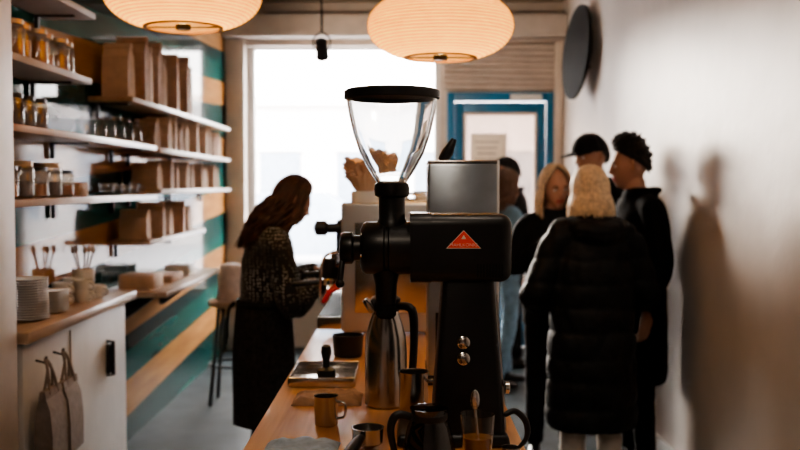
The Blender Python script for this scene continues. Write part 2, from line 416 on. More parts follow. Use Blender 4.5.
b=B('cutlery_crock'); b.lathe([(.045,0),(.05,.01),(.055,.13),(.05,.13),(.045,.02),(0,.015)],(-1.60,4.62,1.0235),M['china'],24)
for i in range(5):
    a=i*1.3; b.tube([(-1.60,4.62,1.05),(-1.60+.05*math.cos(a),4.62+.05*math.sin(a),1.24)],.004,M['shelfwood'],6)
    b.sphere((-1.60+.052*math.cos(a),4.62+.052*math.sin(a),1.25),(.012,.012,.02),M['shelfwood'],8)
b.finish()
def bag(b,c,w,d,h,mat,rot=0,fold=True):
    Mx=Matrix.Translation(c)@Matrix.Rotation(rot,4,'Z')
    rings=[]
    for t,sw,sd in ((0,1,1),(.05,1,1),(.4,1.0,1.03),(.75,1,.8),(.90,.99,.35),(.91,1.02,.4),(1,1.02,.28)):
        rings.append([Vector((sx*d/2*sd,sy*w/2*sw,t*h)) for sx,sy in ((-1,-1),(0,-1.0 if t<.3 else -.93),(1,-1),(1.04,0),(1,1),(0,1 if t<.3 else .93),(-1,1),(-1.04,0))])
    b.loft(rings,mat,True,Mx)
def facebag(b,c,w,d,h,mat,rot=0): bag(b,c,w,d,h,mat,math.pi/2+rot)
b=B('paper_bag_row')
hs=[.30,.36,.33,.38,.31,.36,.33,.39,.34]
for i in range(9): facebag(b,(-1.575+.03*(i%2),5.15+i*.17,2.045),.15+.03*((i*7)%3)/2,.10,hs[i],M['paper' if i%2 else 'paperl'],.10*(i%3-1))
b.finish(flat=True)
b=B('coffee_bag_row')
for i in range(11): facebag(b,(-1.565+.02*(i%2),5.66+i*.18,1.79),.14+.02*(i%3),.09,.18+.02*(i%3),M['paperl' if i%3 else 'paper'],.10*(i%3-1))
b.finish(flat=True)
b=B('retail_bag_row')
for i in range(9): facebag(b,(-1.57+.02*(i%2),5.68+i*.22,1.545),.16,.09,.16+.02*(i%2),M['paper' if i%3 else 'paperl'],.08*(i%3-1))
b.finish(flat=True)
b=B('carton_row')
for i in range(5): facebag(b,(-1.57+.02*(i%2),5.42+i*.26,1.255),.16,.10,.17+.04*(i%2),M['paper' if i%2 else 'paperl'],.1*(i%2))
b.finish(flat=True)
b=B('ledge_boxes'); b.box((-1.52,5.35,1.02),(.2,.22,.08),M['paperl'],.004); b.box((-1.52,5.75,1.0),(.22,.3,.04),M['paper'],.003); b.box((-1.5,6.2,1.01),(.16,.2,.06),M['white'],.004); b.finish()
b=B('hanging_tote_bag')
for k,(y,w) in enumerate(((3.56,.17),(3.74,.18))):
    bag(b,(-1.365,y,.50-.0*k),w,.07,.29,M['tote'],.06*k)
    for s in (-1,1):
        b.tube([(-1.365+s*.012,y-w*.25,.77),(-1.368,y-w*.12,.86),(-1.385,y,.90),(-1.368,y+w*.12,.86),(-1.365+s*.012,y+w*.25,.77)],(.006),M['tote'],6,sub=4)
    b.tube([(-1.422,y,.895),(-1.385,y,.885),(-1.38,y,.91)],.005,M['blackp'],6)
b.finish()
b=B('bar_stool'); b.cyl((0,0,.72),.17,.04,M['shelfwood'],'z',28,.01)
for a in range(4):
    t=a*math.pi/2+.78; b.tube([(.11*math.cos(t),.11*math.sin(t),.70),(.19*math.cos(t),.19*math.sin(t),0)],.014,M['blackp'],8)
b.lathe([(.155,-.008),(.17,-.008),(.17,.008),(.155,.008),(.155,-.008)],(0,0,.28),M['blackp'],28,cap=False)
b.finish((-1.25,6.7,0))
b=B('linen_bag'); rings=[]
for t in range(9):
    u=t/8; rr_=.11*(1-.25*u)*(1 if u<.9 else .8)
    rings.append([Vector((rr_*(1+.10*math.sin(a*1.3+t*.6))*math.cos(a*math.pi/12),rr_*.8*(1+.08*math.cos(a*.9+t))*math.sin(a*math.pi/12),.001+.26*u)) for a in range(24)])
b.loft(rings,M['linen']); b.finish((-1.25,6.7,.74),sharp=80)

# ---------------------------------------------------------------- main counter
CT=.97
b=B('service_counter')
b.box((-.047,3.05,CT-.02),(.646,4.5,.04),M['wood'],.006)
b.box((-.047,3.05,.465),(.56,4.4,.93),M['white'],.004)
b.finish()

# coffee grinder
gy=2.2
b=B('coffee_grinder')
bk=M['black']
b.box((.134,gy,1.425),(.222,.165,.156),bk,.026,5)
b.box((.036,gy,1.425),(.012,.170,.160),bk,.030,5)
for i in range(9): b.box((.165+i*.007,gy-.083,1.375),(.003,.004,.03),M['rubber'])
b.lathe([(.045,-.105),(.056,-.100),(.0625,-.092),(.0625,-.050),(.058,-.047),(.058,-.04),(.0625,-.037),(.0625,.03)],(0,gy,1.421),bk,40,'x')
b.lathe([(.018,-.155),(.034,-.152),(.038,-.145),(.038,-.125),(.030,-.120),(.030,-.10)],(0,gy,1.421),bk,32,'x')
b.tube([(-.142,gy,1.42),(-.148,gy-.02,1.385),(-.152,gy-.028,1.345)],.007,bk,10); b.sphere((-.152,gy-.028,1.34),.011,bk,12)
for i in range(6):
    a=i*math.pi/3+.3; b.cyl((-.100,gy+.05*math.cos(a),1.421+.05*math.sin(a)),.005,.008,M['steel'],'x',10)
b.lathe([(.036,1.470),(.034,1.485),(.031,1.49),(.031,1.540),(.040,1.545),(.042,1.560),(.040,1.572),(.034,1.576)],(-.031,gy,0),bk,36)
b.lathe([(.033,1.572),(.038,1.580),(.055,1.606),(.076,1.645),(.091,1.690),(.101,1.735),(.1085,1.779),(.1035,1.779),(.096,1.735),(.086,1.690),(.071,1.647),(.050,1.609),(.033,1.584),(.030,1.572),(.033,1.572)],(-.031,gy,0),M['hopper'],64,cap=False)
b.lathe([(.0,1.790),(.106,1.793),(.1125,1.789),(.1125,1.772),(.1095,1.770),(.1095,1.780),(.0,1.785)],(-.031,gy,0),M['blackp'],48,cap=False)
b.lathe([(.024,1.29),(.026,1.335),(.034,1.37)],(-.045,gy,0),bk,24)
b.lathe([(.018,1.255),(.024,1.262),(.024,1.29)],(-.045,gy,0),M['rubber'],24)
b.hexa((.062,.232,gy-.085,gy+.085),(.088,.205,gy-.062,gy+.062),.985,1.36,bk,.014)
b.hexa((-.02,.242,gy-.10,gy+.10),(-.015,.236,gy-.095,gy+.095),.972,1.0,bk,.008)
b.box((.2215,gy-.074,1.15),(.004,.004,.34),M['chrome'],rot=(0,-.071,0))
for z in (1.209,1.172):
    yb=gy-.085+ (z-.985)/.375*.023
    b.lathe([(.015,0),(.015,-.004),(.012,-.006)],(.134,yb,z),M['chrome'],24,'y'); b.lathe([(.0105,-.004),(.0105,-.009),(.009,-.010)],(.134,yb,z),M['steel'],24,'y')
b.cyl((.237,gy-.05,1.10),.014,.012,M['chrome'],'x')
def tri(x,z,w,h,y,mat,t=.002):
    v=[(x-w/2,y,z),(x+w/2,y,z),(x,y,z+h)]; v+= [(p[0],y+t,p[2]) for p in v]
    b.add(v,[(0,1,2),(5,4,3),(0,3,4,1),(1,4,5,2),(2,5,3,0)],mat)
fy=gy-.0825
tri(.133,1.4255,.080,.042,fy-.003,M['cream']); tri(.133,1.4275,.073,.038,fy-.0036,M['red'])
tri(.133,1.447,.012,.010,fy-.0042,M['cream'],.001)
grinder=b.finish()
cu=bpy.data.curves.new('badge_text','FONT'); cu.body='MAHLKONIG'; cu.size=.0108; cu.align_x='CENTER'; cu.extrude=.0003
t=bpy.data.objects.new('badge_text',cu); COL.objects.link(t); t.location=(.133,fy-.005,1.4305); t.rotation_euler=(R(90),0,0)
cu.materials.append(M['cream']); t.parent=grinder

b=B('thermal_carafe')
c=(-.052,2.52,CT+.001)
b.lathe([(.050,0),(.057,.006),(.057,.15),(.054,.19),(.045,.225),(.036,.25),(.033,.262)],c,M['steel'],44)
b.lathe([(.036,.258),(.040,.266),(.040,.292),(.030,.300),(.012,.303)],c,M['blackp'],32)
b.tube([(-.052+.036,2.50,CT+.275),(-.052+.070,2.47,CT+.268),(-.052+.076,2.465,CT+.20),(-.052+.070,2.47,CT+.10),(-.052+.052,2.49,CT+.085)],[.011,.012,.011,.010,.009],M['blackp'],12,sub=5)
b.tube([(-.085,2.51,CT+.262),(-.102,2.50,CT+.285),(-.108,2.50,CT+.292)],[.014,.011,.008],M['steel'],12)
b.finish()
b=B('steel_pitcher'); b.lathe([(.034,0),(.037,.004),(.037,.118),(.0385,.122),(.035,.120),(.034,.01),(0,.008)],(.022,2.345,CT+.031),M['steel'],36); b.tube([(.058,2.335,1.10),(.083,2.32,1.095),(.083,2.32,1.04),(.058,2.335,1.03)],.005,M['steel'],8,sub=4)
b.finish((0,0.03,-.03))
b=B('steel_measuring_cup'); b.lathe([(.026,0),(.029,.003),(.030,.072),(.031,.074),(.028,.072),(.027,.006),(0,.005)],(-.197,2.31,CT+.001),M['steel'],36); b.tube([(-.167,2.305,CT+.06),(-.150,2.30,CT+.055),(-.150,2.30,CT+.025),(-.168,2.305,CT+.018)],.0035,M['steel'],8,sub=4); b.finish()
b=B('steel_tray')
x0,x1,y0,y1=-.345,-.150,2.74,3.00; z=CT+.001
b.box(((x0+x1)/2,(y0+y1)/2,z+.004),(x1-x0,y1-y0,.006),M['steel'],.002)
for cx,cy,sx,sy in (((x0+x1)/2,y0,x1-x0,.006),((x0+x1)/2,y1,x1-x0,.006),(x0,(y0+y1)/2,.006,y1-y0),(x1,(y0+y1)/2,.006,y1-y0)): b.box((cx,cy,z+.015),(sx,sy,.028),M['steel'],.003)
b.finish()
b=B('coffee_tamper'); b.lathe([(.029,0),(.029,.018),(.012,.026),(.011,.045),(.017,.07),(.015,.09),(.006,.096)],(-.245,2.88,CT+.009),M['blackp'],28); b.finish()
b=B('knock_box'); b.lathe([(.045,0),(.05,.005),(.055,.075),(.05,.075),(.046,.01),(0,.01)],(-.20,3.25,CT+.001),M['blackp'],28); b.cyl((-.20,3.25,CT+.062),.008,.098,M['rubber'],'x'); b.finish()
def clothobj(name,c,sx,sy,h,mat,seed):
    b=B(name); n=16; vs=[];fs=[]
    for lvl in (0,1):
        for i in range(n+1):
            for j in range(n+1):
                u=i/n-.5; v=j/n-.5
                ed=min(1,min(.5-abs(u),.5-abs(v))*8)
                z=0 if lvl==0 else .002+h*ed*(.6+.8*abs(noise.noise(Vector((u*4,v*3,seed)))))
                w=1+.06*noise.noise(Vector((u*2,v*2,seed+5)))
                vs.append((c[0]+u*sx*w,c[1]+v*sy*w,c[2]+z))
    N=(n+1)**2
    for i in range(n):
        for j in range(n):
            a=i*(n+1)+j; fs.append((a+N,a+n+1+N,a+n+2+N,a+1+N)); fs.append((a,a+1,a+n+2,a+n+1))
    for i in range(n):
        for a,bb in ((i*(n+1),(i+1)*(n+1)),(i*(n+1)+n,(i+1)*(n+1)+n),(i,i+1),(n*(n+1)+i,n*(n+1)+i+1)): fs.append((a,bb,bb+N,a+N))
    b.add(vs,fs,mat); b.finish(sharp=80)
clothobj('bar_towel',(-.235,2.06,CT+.001),.17,.16,.022,M['cloth'],1.3)
clothobj('brown_bar_cloth',(-.215,2.58,CT+.001),.19,.15,.020,M['browncloth'],4.1)
b=B('tea_glass')
c=(.155,1.98,CT+.001)
b.lathe([(0,.002),(.029,0),(.038,.110),(.036,.110),(.0275,.006),(0,.006)],c,M['hopper'],36,cap=False)
b.lathe([(0,.0075),(.0265,.0075),(.031,.060),(0,.060)],c,M['liquid'],30,cap=False)
b.tube([(.160,1.98,CT+.02),(.150,1.975,CT+.12)],.003,M['steel'],8)
b.sphere((.1495,1.974,CT+.142),(.010,.004,.022),M['steel'],12)
b.finish()
b=B('coffee_server')
c=(.050,1.93,CT+.001)
b.lathe([(.040,0),(.052,.008),(.055,.05),(.045,.095),(.036,.115),(.040,.135),(.038,.135),(.033,.115),(.042,.095),(.050,.05),(.047,.011),(0,.008)],c,M['smoke'],36,cap=False)
b.lathe([(0,.012),(.046,.012),(.050,.045),(.0,.046)],c,M['dark'],28,cap=False)
b.lathe([(.036,.108),(.039,.112),(.039,.122),(.036,.124)],c,M['blackp'],28,cap=False)
b.tube([(.012,1.925,CT+.118),(-.018,1.92,CT+.122),(-.030,1.918,CT+.09),(-.018,1.92,CT+.03)],[.008,.009,.008,.006],M['blackp'],10,sub=5)
b.finish()
b=B('portafilter')
c=(-.085,2.10,CT)
b.lathe([(.030,.012),(.035,.016),(.036,.045),(.038,.05),(.033,.05),(.032,.018),(0,.018)],c,M['steel'],32)
b.tube([(-.095,2.07,CT+.035),(-.105,2.04,CT+.033),(-.125,1.96,CT+.022),(-.13,1.93,CT+.020)],[.007,.012,.014,.012],M['blackp'],12,sub=4,round_ends=True)
b.tube([(-.085,2.10,CT+.016),(-.08,2.09,CT+.006)],.012,M['steel'],10)
b.finish()
# infuser with curved black handle leaning over by the glass
b=B('tea_infuser')
b.lathe([(.016,0),(.020,.003),(.021,.035),(.019,.035),(.018,.006),(0,.005)],(.228,1.99,CT+.001),M['steel'],28)
b.tube([(.243,1.99,CT+.032),(.262,1.985,CT+.060),(.258,1.98,CT+.095),(.235,1.975,CT+.118),(.215,1.97,CT+.112)],[.004,.006,.007,.007,.006],M['blackp'],10,sub=5,round_ends=True)
b.finish()

b=B('batch_brewer')
b.box((.171,2.90,1.315),(.205,.26,.64),M['steelp'],.008)
b.box((.276,2.90,1.315),(.008,.262,.655),M['white'],.002)
b.box((.171,2.90,.985),(.21,.27,.028),M['blackp'],.004)
b.box((.171,2.90,1.638),(.207,.262,.010),M['steel'],.003)
b.tube([(.115,2.87,1.645),(.13,2.86,1.67),(.15,2.86,1.71)],[.016,.018,.008],M['blackp'],10)
b.box((.171,2.765,1.1),(.16,.004,.18),M['blackp'],.001)
b.finish()
b=B('espresso_machine')
mx,my=-.005,4.2
b.box((mx,my,1.30),(.48,.94,.36),M['steel'],.02,3)
for y in (3.72,4.68): b.box((mx,y,1.24),(.50,.03,.52),M['endpanel'],.012,3)
b.box((mx-.05,my,1.012),(.60,.92,.05),M['steel'],.008)
b.box((.10,my,1.09),(.24,.90,.16),M['steel'])
for i in range(14): b.box((mx-.27,3.80+i*.06,1.039),(.15,.02,.006),M['blackp'])
for x in (-.2,.2):
    for y in (3.8,4.6): b.cyl((x,y,.979),.02,.018,M['blackp'])
b.box((-.255,my,1.36),(.05,.86,.14),M['blackp'],.015)
for y in (3.96,4.42):
    b.cyl((-.315,y,1.215),.037,.09,M['blackp'],'z',28,.006); b.box((-.27,y,1.25),(.09,.06,.06),M['chrome'],.008); b.cyl((-.315,y,1.158),.040,.026,M['chrome'])
    b.tube([(-.345,y,1.156),(-.375,y,1.156),(-.42,y,1.152),(-.475,y,1.147)],[.006,.012,.014,.012],M['blackp'],12,round_ends=True)
    b.tube([(-.315,y-.0,1.15),(-.315,y,1.12)],.010,M['chrome'],10)
b.tube([(-.27,3.76,1.30),(-.33,3.76,1.27),(-.345,3.77,1.12),(-.325,3.77,1.08)],.006,M['chrome'],10,sub=5)
b.cyl((-.28,3.78,1.395),.020,.09,M['blackp'],'x',24,.006)
b.lathe([(.010,-.03),(.030,-.02),(.030,.02),(.012,.03)],(-.34,3.78,1.395),M['blackp'],24,'x')
b.tube([(-.27,3.80,1.17),(-.31,3.78,1.14),(-.325,3.78,1.10)],[.007,.010,.009],M['redp'],10,round_ends=True)
b.tube([(-.265,3.715,1.16),(-.30,3.70,1.145),(-.325,3.70,1.105)],[.007,.009,.008],M['redp'],10,round_ends=True)
b.box((-.02,3.703,1.24),(.36,.004,.36),M['steel'],.002)
for z in (1.50,1.53): b.tube([(-.21,3.98,z),(-.21,4.66,z),(.20,4.66,z),(.20,3.98,z),(-.21,3.98,z)],.004,M['chrome'],6)
for i in range(4):
    for j in range(3): cup(b,(-.12+.10*j,4.10+.14*i,1.481),.04,.06,M['china'],2)
b.finish()
b=B('paper_filter_stack')
for k,(x,y,n) in enumerate(((-.165,3.81,7),(-.09,3.90,6))):
    for i in range(n):
        rings=[]
        for r,z,fl in ((.035,0,0),(.040,.004,.1),(.060,.045,.6),(.080,.068,1)):
            rings.append([Vector((x+(r+.008*fl*(1 if j%2 else -1))*math.cos(2*math.pi*j/36)+.005*math.sin(i*2.1), y+(r+.008*fl*(1 if j%2 else -1))*math.sin(2*math.pi*j/36),1.545+i*.010+z+fl*.014*math.sin(j*.7+i))) for j in range(36)])
        b.loft(rings,M['filter'],True)
    b.lathe([(.05,1.482),(.055,1.486),(.055,1.54),(.05,1.545)],(x,y,0),M['white'],28)
b.finish(sharp=50)

# ---------------------------------------------------------------- lanterns & fixtures
def lanternmat():
    m,nt,bs=newmat('rice_paper_shade')
    nt.nodes.remove(bs)
    o=nt.nodes['Material Output']
    tr=nt.nodes.new('ShaderNodeBsdfTranslucent'); tr.inputs[0].default_value=(1,.72,.30,1)
    df=nt.nodes.new('ShaderNodeBsdfDiffuse'); df.inputs[0].default_value=(.80,.54,.26,1)
    mx=nt.nodes.new('ShaderNodeMixShader'); mx.inputs[0].default_value=.3
    em=nt.nodes.new('ShaderNodeEmission'); em.inputs[0].default_value=(1,.42,.07,1)
    n=nt.nodes.new('ShaderNodeTexNoise'); n.inputs['Scale'].default_value=12
    ma=nt.nodes.new('ShaderNodeMath'); ma.operation='MULTIPLY'; ma.inputs[1].default_value=1.0
    nt.links.new(n.outputs['Fac'],ma.inputs[0]); nt.links.new(ma.outputs[0],em.inputs[1])
    ad=nt.nodes.new('ShaderNodeAddShader')
    nt.links.new(tr.outputs[0],mx.inputs[1]); nt.links.new(df.outputs[0],mx.inputs[2])
    nt.links.new(mx.outputs[0],ad.inputs[0]); nt.links.new(em.outputs[0],ad.inputs[1]); nt.links.new(ad.outputs[0],o.inputs[0])
    return m
M['lantern']=lanternmat(); M['rib']=pmat('bamboo_rib',(.34,.16,.05),.7)
def lantern(loc,r,h):
    e=empty('paper_lantern_pendant',loc)
    b=B('shade'); prof=[]; n=26
    for i in range(n*2+1):
        t=math.radians(-68+136*i/(n*2)); rr=r*math.cos(t)**.72; zz=h*math.sin(t)/math.sin(R(68))
        if i%2: rr*=.985
        prof.append((rr,zz))
    b.lathe(prof,(0,0,0),M['lantern'],64,cap=False); b.finish(parent=e,sharp=60)
    b=B('ribs')
    for i in range(0,n*2+1,2):
        rr,zz=prof[i]; b.tube([(rr*1.003*math.cos(a*math.pi/24),rr*1.003*math.sin(a*math.pi/24),zz) for a in range(49)],.0014,M['rib'],5,ref=(0,0,1))
    b.finish(parent=e)
    b=B('bottom_ring'); rr,zz=prof[0]
    b.lathe([(rr-.012,zz-.004),(rr+.003,zz-.004),(rr+.003,zz+.004),(rr-.012,zz+.004),(rr-.012,zz-.004)],(0,0,0),M['rib'],40,cap=False)
    b.tube([(-rr,0,zz),(rr,0,zz)],.003,M['blackp'],6); b.cyl((0,0,zz),.03,.02,M['blackp']); b.finish(parent=e)
    b=B('cord'); b.tube([(0,0,h*.9),(0,0,ZC-loc[2]-.03)],.004,M['blackp'],8); b.cyl((0,0,h*.5),.02,.08,M['blackp']); b.cyl((0,0,ZC-loc[2]-.015),.05,.028,M['blackp']); b.finish(parent=e)
    l=bpy.data.lights.new('bulb','POINT'); l.energy=8; l.color=(1,.66,.28); l.shadow_soft_size=.05
    o=bpy.data.objects.new('bulb',l); COL.objects.link(o); o.location=(0,0,.0); o.parent=e
lantern((.145,3.86,2.22),.30,.128)
lantern((-.88,3.73,2.325),.31,.13)
def spot(loc,tilt,name='ceiling_spotlight'):
    b=B(name); z=ZC-loc[2]
    b.tube([(0,0,.10),(0,0,z-.02)],.008,M['blackp'],8); b.cyl((0,0,z-.015),.045,.028,M['blackp'])
    b.tube([(-.05,0,0),(-.055,0,.06),(0,0,.105),(.055,0,.06),(.05,0,0)],.006,M['blackp'],8,sub=4)
    b.lathe([(.02,.07),(.038,.06),(.045,-.07),(.048,-.075),(.041,-.075),(.036,.04),(0,.045)],(0,0,0),M['blackp'],28,rot=(tilt,0,0))
    b.sphere((0,0,0),.025,M['cream'],14)
    b.finish(loc)
spot((-.55,6.2,2.47),.9); spot((-.75,5.6,2.85),-.5)
b=B('round_wall_mirror')
b.lathe([(.0,-.02),(.355,-.02),(.38,-.012),(.38,.012),(.355,.02),(.34,.012),(0,.012)],(0,0,0),M['rubber'],64,'x',rot=(0,.08,.10))
b.cyl((.06,0,0),.05,.10,M['blackp'],'x'); b.tube([(.03,0,.12),(.112,0,.12)],.012,M['blackp'])
b.tube([(.03,0,-.12),(.112,0,-.12)],.012,M['blackp'])
b.finish((1.385,7.6,2.64))

# ---------------------------------------------------------------- people
def headobj(par,Hm,skin):
    b=B('head'); bm=bmesh.new(); bmesh.ops.create_icosphere(bm,subdivisions=5,radius=1)
    vs=[]
    G=lambda a,s: math.exp(-(a/s)**2)
    for v in bm.verts:
        x,y,z=v.co; X,Y,Z=.072*x,.093*y,.115*z
        if z<0: X*=1-.28*(-z)**1.5; Y+=.030*z*z
        if y<0 and z<-.1: Y*=1-.4*min(1,(-z-.1)/.9)
        if y>0:
            f=min(1,y*1.6)
            if z<=-.27: pz=max(0,1-(-z-.27)/.09)
            else: pz=max(0,1-(z+.27)/.5)**1.1
            Y+=f*.024*G(x,.13)*pz
            Y-=f*.010*(G(x-.40,.17)+G(x+.40,.17))*G(z-.02,.12)
            Y+=f*.004*G(z-.22,.09)*G(x,.6)
            Y+=f*.007*G(x,.28)*(G(z+.50,.055)+G(z+.63,.06))-f*.004*G(x,.3)*G(z+.565,.025)
            Y+=f*.008*G(x,.3)*G(z+.88,.14)
            Y-=f*.004*G(z+.72,.06)*G(x,.4)
        vs.append((X,Y,Z))
    bm.verts.index_update()
    b.add(vs,[[v.index for v in f.verts] for f in bm.faces],skin); bm.free()
    for s in (-1,1):
        b.tube([(s*.072,.002,.025),(s*.082,-.012,.022),(s*.083,-.014,-.005),(s*.076,-.004,-.028)],[(.008,.006),(.013,.006),(.011,.006),(.006,.005)],skin,10,sub=3)
    b.tube([(0,-.012,-.04),(0,-.020,-.12),(0,-.030,-.20)],[(.050,.052),(.052,.054),(.062,.062)],skin,20,sub=3)
    b.mats.append(M['lips'])
    def mf(c):
        return 1 if (c.y>.07 and abs(c.x)<.024 and -.076<c.z<-.052) else 0
    o=remesh(b,.0048,2,par,matfn=mf); o.matrix_local=Hm; 
    b=B('eyes')
    for s in (-1,1):
        b.sphere((s*.029,.0735,.003),(.0125,.011,.0095),M['eyew'],14); b.sphere((s*.029,.081,.003),(.0055,.004,.0055),M['eyeb'],12)
        b.tube([(s*.014,.089,.020),(s*.030,.087,.026),(s*.046,.076,.021)],[.0022,.003,.0015],M['hdark'],6,sub=3)
        b.tube([(s*.018,.0835,.009),(s*.029,.0855,.0135),(s*.041,.079,.009)],[.001,.0016,.001],M['hdark'],6,sub=3)
    o=b.finish(parent=par); o.matrix_local=Hm
def hairobj(par,Hm,style,mat,length=.15,seed=1,n=420):
    rnd=random.Random(seed); b=B('hair')
    def strand(phi0,rs,wig,full=True,L=None):
        pts=[]; s=1 if phi0>=0 else -1; a=abs(phi0)
        lim=112
        K=8
        if style in('bob','long'):
            L=L or length
            for k in range(K+1):
                t=k/K; th=R(6+90*t)
                ae=min(a,lim); ph=R(s*(a+(ae-a)*min(1,t*1.25)**.8))
                sc=rs+.03*math.sin(t*3)
                z=math.cos(th)
                pts.append(Vector((.083*sc*math.sin(th)*math.sin(ph),-.012-.100*sc*math.sin(th)*math.cos(ph)+.01,.122*sc*z+.004)))
            base=pts[-1].copy(); ph=R(s*min(a,lim))
            n2=7 if style=='bob' else 12
            for k in range(1,n2+1):
                t=k/n2
                if style=='bob': w=1+.25*math.sin(t*2.6)-.05*t*t
                else: w=1-.15*t+.2*math.sin(t*3)
                p=Vector((base.x*w,base.y*w,base.z-t*(L-.0)))
                if style=='long': p.y-=.07*t+ .012*math.sin(t*9+wig*6); p.x+=.016*math.sin(t*8+wig*9)
                else: p.x+=.008*math.sin(t*6+wig*9)*t; p.y+=.008*math.cos(t*5+wig*7)*t
                pts.append(p)
        else:
            f=(1-math.cos(R(a)))/2
            thm=112-66*f**.8 if a>0 else 112
            if 60<a<125: thm=min(thm,88)
            for k in range(K+1):
                t=k/K; th=R(4+(thm-4)*t); ph=R(phi0)
                pts.append(Vector((.079*rs*math.sin(th)*math.sin(ph),-.099*rs*math.sin(th)*math.cos(ph),.122*rs*math.cos(th))))
        return pts
    bs=1.07 if style=='curly' else 1.03
    NP=48; S=[strand(-180+360*i/NP+.01,bs,.5) for i in range(NP+1)]
    m=len(S[0]); vs=[p for s_ in S for p in s_]; fs=[]
    for i in range(NP):
        for k in range(m-1):
            a=i*m+k; fs.append((a,a+1,a+m+1,a+m))
    b.add(vs,fs,mat)
    if style in('bob','long','short'):
        for i in range(n):
            ph=rnd.uniform(-180,180); L=length*rnd.uniform(.78,1.12)
            p=strand(ph,rnd.uniform(1.03,1.14),rnd.random(),L=L)
            w=rnd.uniform(.0020,.0040)
            if style=='short':
                off=Vector((rnd.uniform(-1,1),rnd.uniform(-1,1),rnd.uniform(0,1)))*.012
                p=p[rnd.randint(0,3):]; p=[q+off*(k/len(p)) for k,q in enumerate(p)]
            b.tube(p,[w*(.7+.6*math.sin(math.pi*min(1,k/len(p)+.15))) if k<len(p)-1 else .0008 for k in range(len(p))],mat,5)
    else:
        for i in range(n):
            ph=rnd.uniform(-180,180); p=strand(ph,1.06,0); 
            t=rnd.random()**.6; q=p[int(t*(len(p)-1))]
            nrm=Vector((q.x/.08,q.y/.1,q.z/.12)).normalized()
            up=max(0,min(1,(q.z-.01)/.10))
            nrm=(nrm*(1-.55*up)+Vector((0,-.05,1.0*up+.01))).normalized()
            u=nrm.orthogonal().normalized(); v=nrm.cross(u); rr=rnd.uniform(.006,.011); a0=rnd.random()*6; Ls=rnd.uniform(.3,1)*(.010+.050*up)
            pts=[q+nrm*(Ls*k/9)+u*(rr*math.cos(a0+k*.9))+v*(rr*math.sin(a0+k*.9)) for k in range(10)]
            b.tube(pts,[.0036]*9+[.001],mat,5)
    o=b.finish(parent=par,sharp=180); o.matrix_local=Hm
def capobj(par,Hm):
    b=B('baseball_cap')
    rings=[]
    for t in range(0,11):
        th=R(92-88*t/10); rings.append([Vector((.089*math.sin(th)*math.cos(a*math.pi/18),.008-.0+.109*math.sin(th)*math.sin(a*math.pi/18),.035+.105*math.cos(th))) for a in range(36)])
    b.loft(rings,M['jacket'])
    vs=[];fs=[]
    for i in range(13):
        a=R(20+140*i/12)
        x,y=math.cos(a),math.sin(a)
        for lv in (0,.005): 
            vs.append((.086*x,.008+.105*y,.04-lv)); vs.append((.088*x,.02+.105*y+.075*math.sin((a-R(20))/R(140)*math.pi),.030-.012*math.sin((a-R(20))/R(140)*math.pi)-lv))
    for i in range(12):
        a=i*4; fs+=[(a,a+1,a+5,a+4),(a+2,a+6,a+7,a+3),(a+1,a+3,a+7,a+5)]
    b.add(vs,fs,M['jacket']); o=b.finish(parent=par); o.matrix_local=Hm
def hand(par,wrist,fore,palm_n,side,curl,skin,k=1.0,name='hand'):
    X=Vector(fore).normalized(); N=Vector(palm_n); N=(N-X*N.dot(X)).normalized(); Z=-N; Y=Z.cross(X)*side
    W=Vector(wrist)
    def T(p): return W+X*(p[0]*k)+Y*(p[1]*k)+Z*(p[2]*k)
    b=B(name)
    b.tube([T(p) for p in ((-.05,0,0),(0,0,0),(.03,0,0),(.065,0,0),(.092,0,-.001))],[(.026*k,.021*k),(.026*k,.019*k),(.034*k,.016*k),(.040*k,.015*k),(.038*k,.012*k)],skin,16,ref=Z,sub=3)
    for y,L,r,x0 in ((.029,.070,.0088,.086),(.010,.078,.009,.090),(-.010,.072,.0086,.088),(-.028,.056,.0078,.080)):
        p=Vector((x0-.02,y,0)); pts=[T(p)]; p=Vector((x0,y,0)); pts.append(T(p)); ang=0; 
        for i,fr in enumerate((.45,.30,.25)):
            ang+=curl*(.75 if i==0 else 1.0); p=p+Vector((math.cos(ang),0.02*(1 if y>0 else -1),-math.sin(ang)))*L*fr; pts.append(T(p))
        b.tube(pts,[r*k,r*k,r*.97*k,r*.9*k,r*.75*k],skin,10,ref=Y,sub=3,round_ends=True)
    a=curl*.5
    tp=[(.012,.018,-.002),(.030,.040,-.006),(.058,.058-.01*curl,-.012-.02*a),(.082,.062-.02*curl,-.018-.05*a)]
    b.tube([T(p) for p in tp],[.013*k,.012*k,.010*k,.008*k],skin,10,ref=Z,sub=3,round_ends=True)
    return remesh(b,.0036,1,par)
def shoe(b,x,y,ang,k,mat,z=0):
    Mx=Matrix.Translation((x,y,z))@Matrix.Rotation(ang,4,'Z')
    pr=[]
    for yy,w,h in ((-.07,.025,.05),(-.06,.034,.075),(-.02,.038,.095),(.04,.040,.075),(.10,.046,.055),(.15,.044,.045),(.18,.030,.034),(.19,.012,.02)):
        ring=[]
        for j in range(14):
            a=2*math.pi*j/14; zz=math.sin(a); ring.append(Vector((w*k*math.cos(a),yy*k,max(0,h*.5*k*(1+zz)))))
        pr.append(ring)
    b.loft(pr,mat,True,Mx)
